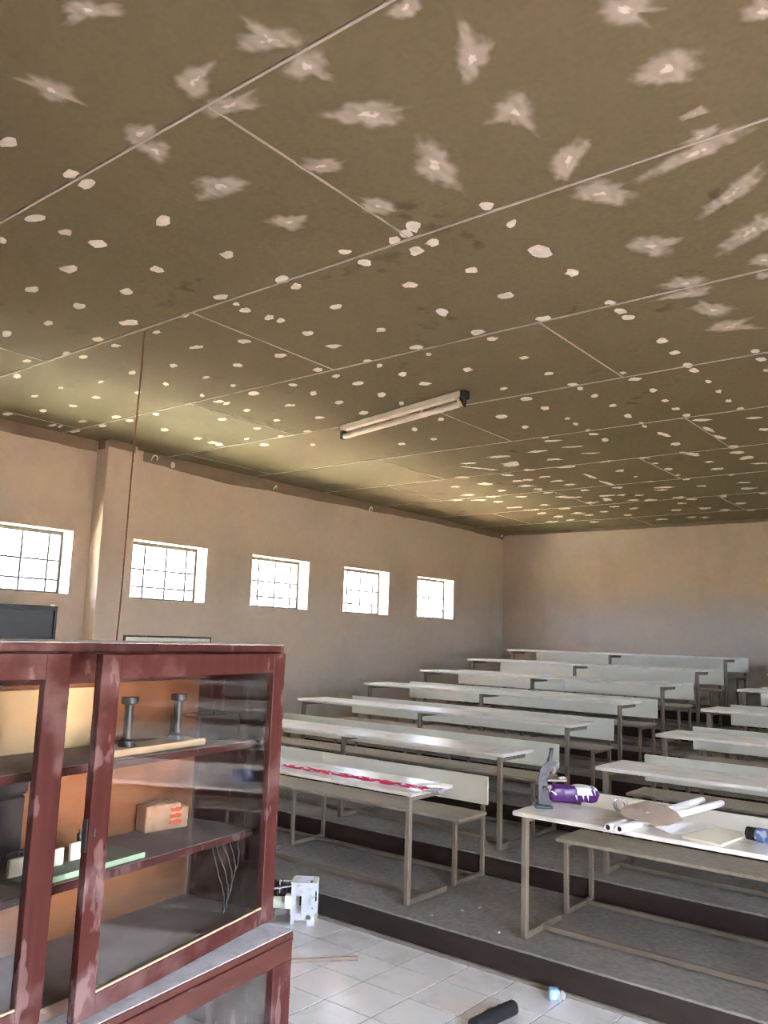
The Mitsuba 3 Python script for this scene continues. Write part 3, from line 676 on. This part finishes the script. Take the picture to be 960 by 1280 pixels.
# ------------------------------------------------------------------ on the walls and the ceiling
tv = thing('wall_screen', 'dark flat panel on the wall under the nearest window, behind the cabinet', 'screen')
put('frame', cut(box(XL + 0.01, XL + 0.055, 2.85, 4.107, 1.20, 1.957, 0.006), box(XL + 0.04, XL + 0.3, 2.88, 4.08, 1.235, 1.915)), 'm_tvframe', tv)
put('panel', box(XL + 0.03, XL + 0.041, 2.88, 4.08, 1.235, 1.915), 'm_tv', tv)
put('bracket', box(XL + 0.001, XL + 0.0105, 3.2, 3.7, 1.4, 1.7), 'm_iron', tv)
cl = put('plaster_crumb', trimesh.creation.icosphere(subdivisions=1, radius=0.012), 'm_white', tw=T().translate([XL + 0.035, 4.06, 1.963]).scale([1.0, 2.6, 0.75]))
tag(cl, 'white plaster crumb lying on top of the dark wall panel', 'crumb')
nb = thing('framed_board', 'pale framed notice board on the wall under the second window, mostly hidden by the cabinet', 'board')
put('frame', cut(box(XL + 0.001, XL + 0.028, 4.845, 5.93, 1.05, 1.715, 0.003), box(XL + 0.02, XL + 0.1, 4.862, 5.913, 1.067, 1.698)), 'm_frame', nb)
put('panel', box(XL + 0.019, XL + 0.022, 4.862, 5.913, 1.067, 1.698), 'm_panel', nb)

wire = put('hanging_cable', tube([[-4.18 + 0.012 * math.sin(t * 7.1) * (1 - t) - 0.05 * t * t, 2.84 - 0.012 * math.sin(t * 6) - 0.03 * t ** 3, CZ - t * 2.35] for t in np.linspace(0, 1, 34)], 0.0048, 7), 'm_wire', smooth=True)
tag(wire, 'thin brown electric cable hanging from a hole in the ceiling', 'cable')

lp = thing('fluorescent_lamp', 'old tube lamp with a pale batten fixed under the ceiling', 'lamp')
LA = np.array([-4.66, 5.20]); LB = np.array([-3.20, 4.88])
ld = (LB - LA) / np.linalg.norm(LB - LA)
LL = np.linalg.norm(LB - LA)
LT = T().translate([*((LA + LB) / 2), CZ - 0.007]).rotate([0, 0, 1], math.degrees(math.atan2(ld[1], ld[0])))
h = LL / 2
put('batten', extrude([(-0.034, -0.0), (-0.026, -0.04), (0.026, -0.04), (0.034, -0.0)], 2 * h - 0.02, 'yz', -h + 0.01), 'm_lamp', lp, tw=LT)
put('tube', tube([[-h + 0.04, 0, -0.092], [h - 0.04, 0, -0.092]], 0.022, 14), 'm_tube', lp, smooth=40, tw=LT)
for sx in (-1, 1):
    put('lamp_holder', box(sx * (h - 0.02) - 0.018, sx * (h - 0.02) + 0.018, -0.022, 0.022, -0.116, -0.041, 0.004), 'm_black', lp, tw=LT)
put('end_cap', box(h - 0.012, h + 0.012, -0.04, 0.04, -0.06, -0.001, 0.004), 'm_black', lp, tw=LT)
put('starter', lathe([(0.011, -0.065), (0.011, -0.0405)], 12), 'm_lamp', lp, smooth=35, tw=LT.translate([0.25, 0.025, 0]))
put('loose_tape', bar([h - 0.05, -0.03, -0.05], [h + 0.015, -0.045, -0.13], 0.03, 0.002), 'm_pad', lp, tw=LT)

for i, (y, z, r) in enumerate(((5.08, 3.50, 0.045), (6.78, 3.475, 0.03), (8.57, 3.47, 0.04), (12.0, 3.50, 0.03))):
    pts = [[XL + 0.012 + 0.03 * math.sin(t * 2.6), y + r * (math.cos(t * 3.4) - 1) * 0.9, z + r * math.sin(t * 3.4) - 0.25 * r * t] for t in np.linspace(0, 1, 12)]
    hk = put('cable_hook', tube(pts, 0.006, 6), 'm_white', smooth=True)
    tag(hk, 'white curled cable clip on the plaster band ' + ['next to the pilaster', 'above the third window', 'above the fourth window', 'in the far corner'][i], 'clip', 'white clips along the top of the wall')
hk = put('filler_lump', unmani(m3.Manifold.hull(mani(trimesh.creation.icosphere(subdivisions=1, radius=0.03)))), 'm_filler', tw=T().translate([XL + 0.012, 5.28, 3.485]).scale([0.5, 1.0, 1.2]))
tag(hk, 'lump of white filler on the plaster band right of the pilaster', 'filler lump')

# ------------------------------------------------------------------ on the front desks
DZ = Z1 + 0.0015 + 0.678                                       # desktop level of the front rows
RX = np.degrees(math.atan2(0.62, 0.78))                       # a direction square to the view


def strip_mesh():
    pts = [[x, 4.405 + 0.03 * math.sin((x + 4.8) * 1.4) * (x + 3.0) * 0.3, DZ + 0.0165] for x in np.linspace(-5.0, -3.03, 40)]
    return tube(pts, [0.0125 + 0.003 * math.sin(i * 1.9) for i in range(40)], 8)


fs = thing('film_strip', 'long red and white plastic film strip along the front edge of the left front desk', 'strip')
put('film', strip_mesh(), 'm_pinkfilm', fs, smooth=True)
put('rolled_end', cat(tube([[-3.10, 4.395, DZ + 0.017], [-3.055, 4.405, DZ + 0.018], [-3.005, 4.425, DZ + 0.02]], [0.012, 0.017, 0.015], 10), tube([[-3.06, 4.43, DZ + 0.014], [-3.01, 4.452, DZ + 0.016]], 0.012, 10)), 'm_greyblue', fs, smooth=40)
sheet = lambda poly, z, t=0.0012: extrude(poly, t, 'xy', z)
k = put('paper_strip', sheet([(-3.36, 4.50), (-3.26, 4.485), (-3.19, 4.72), (-3.30, 4.735)], DZ + 0.0004), 'm_paper')
tag(k, 'white paper strip on the right end of the left front desk', 'paper')
k = put('paper_strip', sheet([(-4.18, 4.70), (-4.10, 4.66), (-4.06, 4.68), (-4.14, 4.725)], DZ + 0.0004), 'm_paper')
tag(k, 'small white paper scrap at the back edge of the left front desk', 'paper')
k = put('plastic_film', sheet([(-4.75, 4.45), (-4.15, 4.43), (-4.2, 4.50), (-4.7, 4.55)], DZ + 0.0004), 'm_greyblue')
tag(k, 'crumpled greyish film lying behind the red strip on the left front desk', 'film')

# microscope
ms = thing('microscope', 'grey school microscope at the left end of the right front desk', 'microscope')
MT = T().translate([-2.372, 4.52, DZ]).rotate([0, 0, 1], RX)
s_ = 0.00095
mp = lambda x, y: ((x - 195) * s_, (385 - y) * s_)
put('base', cat(box(-0.052, 0.05, -0.045, -0.018, 0, 0.016, 0.004), box(-0.052, 0.05, 0.018, 0.045, 0, 0.016, 0.004), box(-0.055, -0.005, -0.045, 0.045, 0.0005, 0.022, 0.005)), 'm_scope', ms, tw=MT)
arm = [mp(*q) for q in [(172, 372), (168, 300), (166, 220), (180, 165), (205, 128), (240, 100), (272, 118), (262, 150), (236, 165), (216, 200), (214, 240), (222, 300), (236, 365)]]
put('arm', extrude(sg.Polygon(arm).buffer(0.003), 0.026, 'xz', -0.013), 'm_scope', ms, tw=MT)
p0, p1 = mp(228, 135), mp(243, 45)
ax = np.array([p1[0] - p0[0], 0, p1[1] - p0[1]])
put('tube', tube([[p0[0], 0, p0[1]], [p0[0] + ax[0] * .45, 0, p0[1] + ax[2] * .45], [p0[0] + ax[0] * .46, 0, p0[1] + ax[2] * .46], [p1[0], 0, p1[1]]], [0.017, 0.015, 0.012, 0.011], 14), 'm_scope', ms, smooth=40, tw=MT)
put('eyepiece', tube([[p1[0], 0, p1[1]], [p1[0] + ax[0] * .14, 0, p1[1] + ax[2] * .14]], [0.0125, 0.0115], 14), 'm_black', ms, smooth=40, tw=MT)
q0, q1 = mp(262, 140), mp(252, 185)
put('nosepiece', tube([[q0[0], 0, q0[1]], [q0[0] - 0.002, 0, q0[1] - 0.02], [q1[0], 0, q1[1]]], [0.02, 0.018, 0.009], 14), 'm_dirtymetal', ms, smooth=40, tw=MT)
sx, sz = mp(270, 218)
put('stage', box(sx - 0.055, sx + 0.05, -0.045, 0.045, sz - 0.006, sz + 0.006, 0.002), 'm_dirtymetal', ms, tw=MT)
put('clip', cat(tube([[sx + 0.02, -0.02, sz + 0.008], [sx + 0.055, -0.02, sz + 0.014], [sx + 0.06, -0.02, sz - 0.006]], 0.003, 6), tube([[sx + 0.02, 0.02, sz + 0.008], [sx + 0.055, 0.02, sz + 0.014]], 0.003, 6)), 'm_metalwhite', ms, tw=MT)
for y in (-1, 1):
    kx, kz = mp(205, 270)
    put('focus_knob', tube([[kx, y * 0.013, kz], [kx, y * 0.03, kz]], 0.014, 14), 'm_black', ms, smooth=40, tw=MT)
mx, mz = mp(258, 300)
put('mirror', tube([[mx, 0, mz], [mx + 0.004, 0, mz + 0.006]], 0.018, 16), 'm_metalwhite', ms, smooth=40, tw=MT)

# purple packet
pk = thing('purple_packet', 'shiny purple plastic packet with a white torn end, beside the microscope', 'packet')
PT = T().translate([-2.325, 4.80, DZ + 0.001]).rotate([0, 0, 1], RX + 4)


def pillow(L, D, H, n=22, mcount=14, seed=1):
    v = []
    for i in range(n + 1):
        u = -1 + 2 * i / n
        s = (1 - abs(u) ** 9) ** 0.5 if abs(u) < 1 else 0.0
        s = max(s, 0.12)
        for j in range(mcount):
            a = 2 * math.pi * j / mcount
            ca, sa = math.cos(a), math.sin(a)
            y = D / 2 * math.copysign(abs(ca) ** 0.45, ca)
            z = H / 2 + H / 2 * s * math.copysign(abs(sa) ** 0.45, sa)
            v.append([u * L / 2, y * (0.75 + 0.25 * s), z])
    v = np.array(v)
    nn = meshkit.fbm(v * 28, 3, seed) - 0.5
    c = np.array([0, 0, H / 2])
    d = v - c
    d[:, 0] = 0
    v = v + d * (nn * 0.35)[:, None]
    v[:, 2] = np.maximum(v[:, 2], 0)
    f = []
    for i in range(n):
        for j in range(mcount):
            a, b = i * mcount + j, i * mcount + (j + 1) % mcount
            f += [[a, b, b + mcount], [a, b + mcount, a + mcount]]
    c0, c1 = len(v), len(v) + 1
    v = np.vstack([v, v[:mcount].mean(0), v[-mcount:].mean(0)])
    for j in range(mcount):
        f += [[c0, (j + 1) % mcount, j], [c1, n * mcount + j, n * mcount + (j + 1) % mcount]]
    m = trimesh.Trimesh(v, f, process=False)
    m.fix_normals()
    return m


pil = pillow(0.305, 0.11, 0.098)
fc = pil.triangles_center
lc = fc[:, 0] / 0.15
wn = meshkit.fbm(fc * 26, 3, 4)
iswhite = ((lc > 0.05) & (lc < 0.68) & (fc[:, 2] > 0.03) & (wn > 0.38)) | ((lc > 0.8) & (wn > 0.42))
for nm, sel, mt in (('body', ~iswhite, 'm_purple'), ('white_print', iswhite, 'm_white')):
    g = trimesh.Trimesh(pil.vertices, pil.faces[sel], process=False)
    g.remove_unreferenced_vertices()
    put(nm, g, mt, pk, smooth=60, tw=PT)

# paper rolls resting on the desk and the backrest behind it
for i, (x0, x1) in enumerate(((-1.842, -1.747), (-1.785, -1.629))):
    pr_ = thing('paper_roll', ['left', 'right'][i] + ' one of two white paper rolls lying across the right front desk', 'paper roll')
    a, b = np.array([x0, 4.205 + 0.008 * i, DZ + 0.0205]), np.array([x1, 5.388 - 0.014 * i, DZ + 0.020])
    d = (b - a) / np.linalg.norm(b - a)
    w_ = np.cross(d, [0, 0, 1])
    prof, nseg = [], 18
    o_ = [a + 0.02 * (math.cos(t) * w_ + math.sin(t) * np.array([0, 0, 1])) for t in np.linspace(0, 2 * math.pi, nseg, endpoint=False)]
    i_ = [a + 0.013 * (math.cos(t) * w_ + math.sin(t) * np.array([0, 0, 1])) for t in np.linspace(0, 2 * math.pi, nseg, endpoint=False)]
    v = np.array(o_ + [q + b - a for q in o_] + i_ + [q + b - a for q in i_])
    f = []
    for j in range(nseg):
        k2 = (j + 1) % nseg
        O0, O1, P0, P1 = j, k2, nseg + j, nseg + k2
        I0, I1, J0, J1 = 2 * nseg + j, 2 * nseg + k2, 3 * nseg + j, 3 * nseg + k2
        f += [[O0, O1, P1], [O0, P1, P0], [I0, J1, I1], [I0, J0, J1], [O0, I1, O1], [O0, I0, I1], [P0, P1, J1], [P0, J1, J0]]
    m = trimesh.Trimesh(v, f, process=False)
    m.fix_normals()
    put('sheet', m, 'm_paper', pr_, smooth=40)
    put('core', tube([a + d * 0.004, a + d * 0.03], 0.0125, 14), 'm_black', pr_, smooth=40)


def draped(poly, zf, n=26, t=0.0015):
    """A thin sheet over the polygon whose height is zf(x, y)."""
    P = sg.Polygon(poly)
    x0, y0, x1, y1 = P.bounds
    tri = trimesh.creation.triangulate_polygon(P, engine='earcut')
    v, f = tri
    m = trimesh.Trimesh(np.column_stack([v, np.zeros(len(v))]), f, process=True)
    for _ in range(4):
        m = m.subdivide()
    z = np.array([zf(a, b) for a, b in m.vertices[:, :2]])
    top = m.vertices.copy()
    top[:, 2] = z + t
    bot = m.vertices.copy()
    bot[:, 2] = z
    n0 = len(top)
    edges = trimesh.grouping.group_rows(m.edges_sorted, require_count=1)
    be = m.edges[edges]
    ff = [m.faces, m.faces[:, ::-1] + n0]
    side = np.vstack([np.column_stack([be[:, 1], be[:, 0], be[:, 0] + n0]), np.column_stack([be[:, 1], be[:, 0] + n0, be[:, 1] + n0])])
    out = trimesh.Trimesh(np.vstack([top, bot]), np.vstack(ff + [side]), process=False)
    out.fix_normals()
    return out


ZR = DZ + 0.0425
bp_poly = [(-1.965, 4.73), (-1.945, 4.66), (-1.90, 4.50), (-1.825, 4.37), (-1.74, 4.325), (-1.63, 4.315), (-1.60, 4.40), (-1.595, 4.60), (-1.66, 4.71), (-1.77, 4.825), (-1.86, 4.885), (-1.925, 4.915)]
bs = thing('brown_sheet', 'tan rounded paper sheet with a white spot lying over the white paper rolls', 'paper')
zs = lambda x, y: ZR + 0.003 + 0.010 * math.sin((x + 1.95) * 9) - 0.05 * max(0, -1.92 - x) - 0.10 * max(0, x + 1.67)
put('sheet', draped(bp_poly, zs), 'm_brownpaper', bs, smooth=40)
put('white_spot', draped([(-1.769 + 0.014 * math.cos(t), 4.552 + 0.022 * math.sin(t)) for t in np.linspace(0, 6.28, 12, endpoint=False)], lambda x, y: zs(x, y) + 0.0016, t=0.0006), 'm_paper', bs, smooth=40)
k = put('white_sheet', draped([(-1.66, 4.36), (-1.555, 4.43), (-1.475, 4.75), (-1.60, 4.752)], lambda x, y: max(DZ + 0.0008, ZR - 0.012 - max(0, x + 1.66) * 0.42), t=0.0012), 'm_paper', smooth=40)
tag(k, 'white paper sheet sliding off the paper rolls on the right front desk', 'paper')
k = put('writing_pad', extrude([(-1.512, 4.345), (-1.313, 4.303), (-1.285, 4.597), (-1.46, 4.715)], 0.011, 'xy', DZ + 0.0005), 'm_pad')
tag(k, 'pale yellow writing pad near the bottle on the right front desk', 'pad')
tp = thing('tape_roll', 'roll of clear tape standing behind the tan sheet on the right front desk', 'tape roll')
TPT = T().translate([-1.985, 4.71, DZ + 0.0425]).rotate([0, 0, 1], 42).rotate([1, 0, 0], 82)
ann = lambda r0, r1, w: cut(lathe([(r1, -w), (r1, w)], 28), lathe([(r0, -w * 2), (r0, w * 2)], 28))
put('tape', ann(0.026, 0.040, 0.012), 'm_clear', tp, smooth=40, tw=TPT)
put('core', ann(0.0235, 0.0258, 0.0122), 'm_brownpaper', tp, smooth=40, tw=TPT)
bo = thing('bottle', 'blue labelled bottle with a black cap lying on the right front desk', 'bottle')
BT = T().translate([-1.262, 4.56, DZ + 0.0355]).rotate([0, 0, 1], -8).rotate([0, 1, 0], 90)
put('cap', lathe([(0.028, 0.0), (0.031, 0.003), (0.031, 0.045), (0.029, 0.047)], 24), 'm_black', bo, smooth=35, tw=BT)
put('body', lathe([(0.029, 0.0475), (0.034, 0.054), (0.0345, 0.06), (0.0345, 0.20), (0.031, 0.208)], 24), 'm_bottle', bo, smooth=35, tw=BT)

# ------------------------------------------------------------------ on the tiled floor
ap = thing('metal_chassis', 'broken white metal apparatus chassis on the tiles behind the cabinet', 'apparatus')
AT = T().translate([-3.83, 4.03, 0.0]).rotate([0, 0, 1], 35)
pl = cut(box(-0.075, 0.075, -0.002, 0.002, 0.0, 0.25), box(-0.045, -0.01, -1, 1, 0.07, 0.17), box(0.02, 0.055, -1, 1, 0.035, 0.06), box(0.02, 0.05, -1, 1, 0.205, 0.225), box(0.055, 0.065, -1, 1, 0.10, 0.16), box(-0.05, 0.03, -1, 1, -0.01, 0.03))
for y in (-0.075, 0.075):
    q = pl.copy()
    q.apply_translation([0.05, y, 0])
    put('side_plate', q, 'm_metalwhite', ap, tw=AT)
for x, z in ((-0.02, 0.245), (0.115, 0.243), (0.115, 0.03)):
    put('cross_bar', box(x - 0.014, x + 0.014, -0.072, 0.072, z - 0.004, z + 0.002, 0.001), 'm_cream', ap, tw=AT)
put('motor', tube([[-0.16, -0.03, 0.115], [-0.06, -0.03, 0.115]], 0.035, 16), 'm_cream', ap, smooth=40, tw=AT)
put('motor', tube([[-0.13, 0.02, 0.045], [-0.055, 0.02, 0.045]], 0.026, 16), 'm_dirtymetal', ap, smooth=40, tw=AT)
put('bracket', cat(box(-0.06, -0.02, -0.10, -0.096, 0.10, 0.17), box(-0.06, -0.02, -0.10, -0.04, 0.17, 0.174)), 'm_paper', ap, tw=AT)
put('bracket', cat(box(-0.12, -0.03, 0.03, 0.055, 0.22, 0.225), box(-0.12, -0.116, 0.03, 0.055, 0.15, 0.22), bar([-0.15, -0.02, 0.19], [-0.03, -0.05, 0.22], 0.03, 0.004)), 'm_metalwhite', ap, tw=AT)
put('base_tray', box(-0.17, 0.0, -0.072, 0.072, 0.012, 0.016), 'm_dirtymetal', ap, tw=AT)
wires = []
rw = random.Random(4)
for i in range(9):
    a0 = np.array([rw.uniform(-0.15, -0.02), rw.uniform(-0.05, 0.05), rw.uniform(0.12, 0.2)])
    a1 = np.array([rw.uniform(-0.12, 0.05), rw.uniform(-0.05, 0.05), rw.uniform(0.16, 0.24)])
    mid = (a0 + a1) / 2 + [0, 0, rw.uniform(0.03, 0.09)]
    wires.append(tube([(1 - t) ** 2 * a0 + 2 * t * (1 - t) * mid + t * t * a1 for t in np.linspace(0, 1, 9)], 0.0035, 6))
put('wires', cat(*wires), 'm_iron', ap, smooth=40, tw=AT)

sk = put('wooden_stick', tube([[-3.62, 3.235, 0.0135], [-3.40, 3.49, 0.0135], [-3.1325, 3.803, 0.0135]], 0.0125, 8), 'm_stick', smooth=40)
tag(sk, 'thin brown wooden stick lying on the white tiles beside the cabinet', 'stick')
bt = thing('black_tube', 'short black tube lying on the white tiles at the bottom of the view', 'tube')
put('tube', tube([[-2.185, 3.50, 0.0345], [-2.17, 3.655, 0.0345], [-2.152, 3.80, 0.0345]], 0.034, 20), 'm_foam', bt, smooth=40)
cf = put('cardboard_flap', extrude([(3.60, 0.0), (3.79, 0.0), (3.785, 0.035), (3.76, 0.028), (3.70, 0.045), (3.62, 0.04)], 0.003, 'yz', -2.225), 'm_cardboard')
tag(cf, 'torn brown cardboard strip standing beside the black tube on the tiles', 'cardboard')
sb = thing('small_packet', 'small blue and white packet on the tiles against the first step', 'packet')
ST = T().translate([-2.075, 4.105, 0.0]).rotate([0, 0, 1], 35)
put('body', box(-0.04, 0.012, -0.022, 0.022, 0, 0.055, 0.006), 'm_blue', sb, tw=ST)
put('clear_end', box(0.0125, 0.045, -0.02, 0.02, 0.0, 0.045, 0.01), 'm_clear', sb, tw=ST)
put('print', cat(box(-0.025, -0.001, -0.0228, -0.022, 0.018, 0.026), box(-0.018, -0.008, -0.0228, -0.022, 0.010, 0.034)), 'm_white', sb, tw=ST)
for i, (x, y) in enumerate(((-2.85, 4.62), (-2.90, 4.50), (-2.98, 4.30), (-2.62, 4.78), (-4.55, 4.62), (-2.55, 4.33))):
    c = put('plaster_chip', unmani(m3.Manifold.hull_points(np.array([[rng.uniform(-1, 1), rng.uniform(-1, 1), rng.uniform(-0.4, 0.5)] for _ in range(9)]) * 0.013)), 'm_white', tw=T().translate([x, y, Z1 + 0.005]))
    tag(c, 'small white plaster chip on the grey tread of the first step', 'chip', 'plaster chips on the first step')
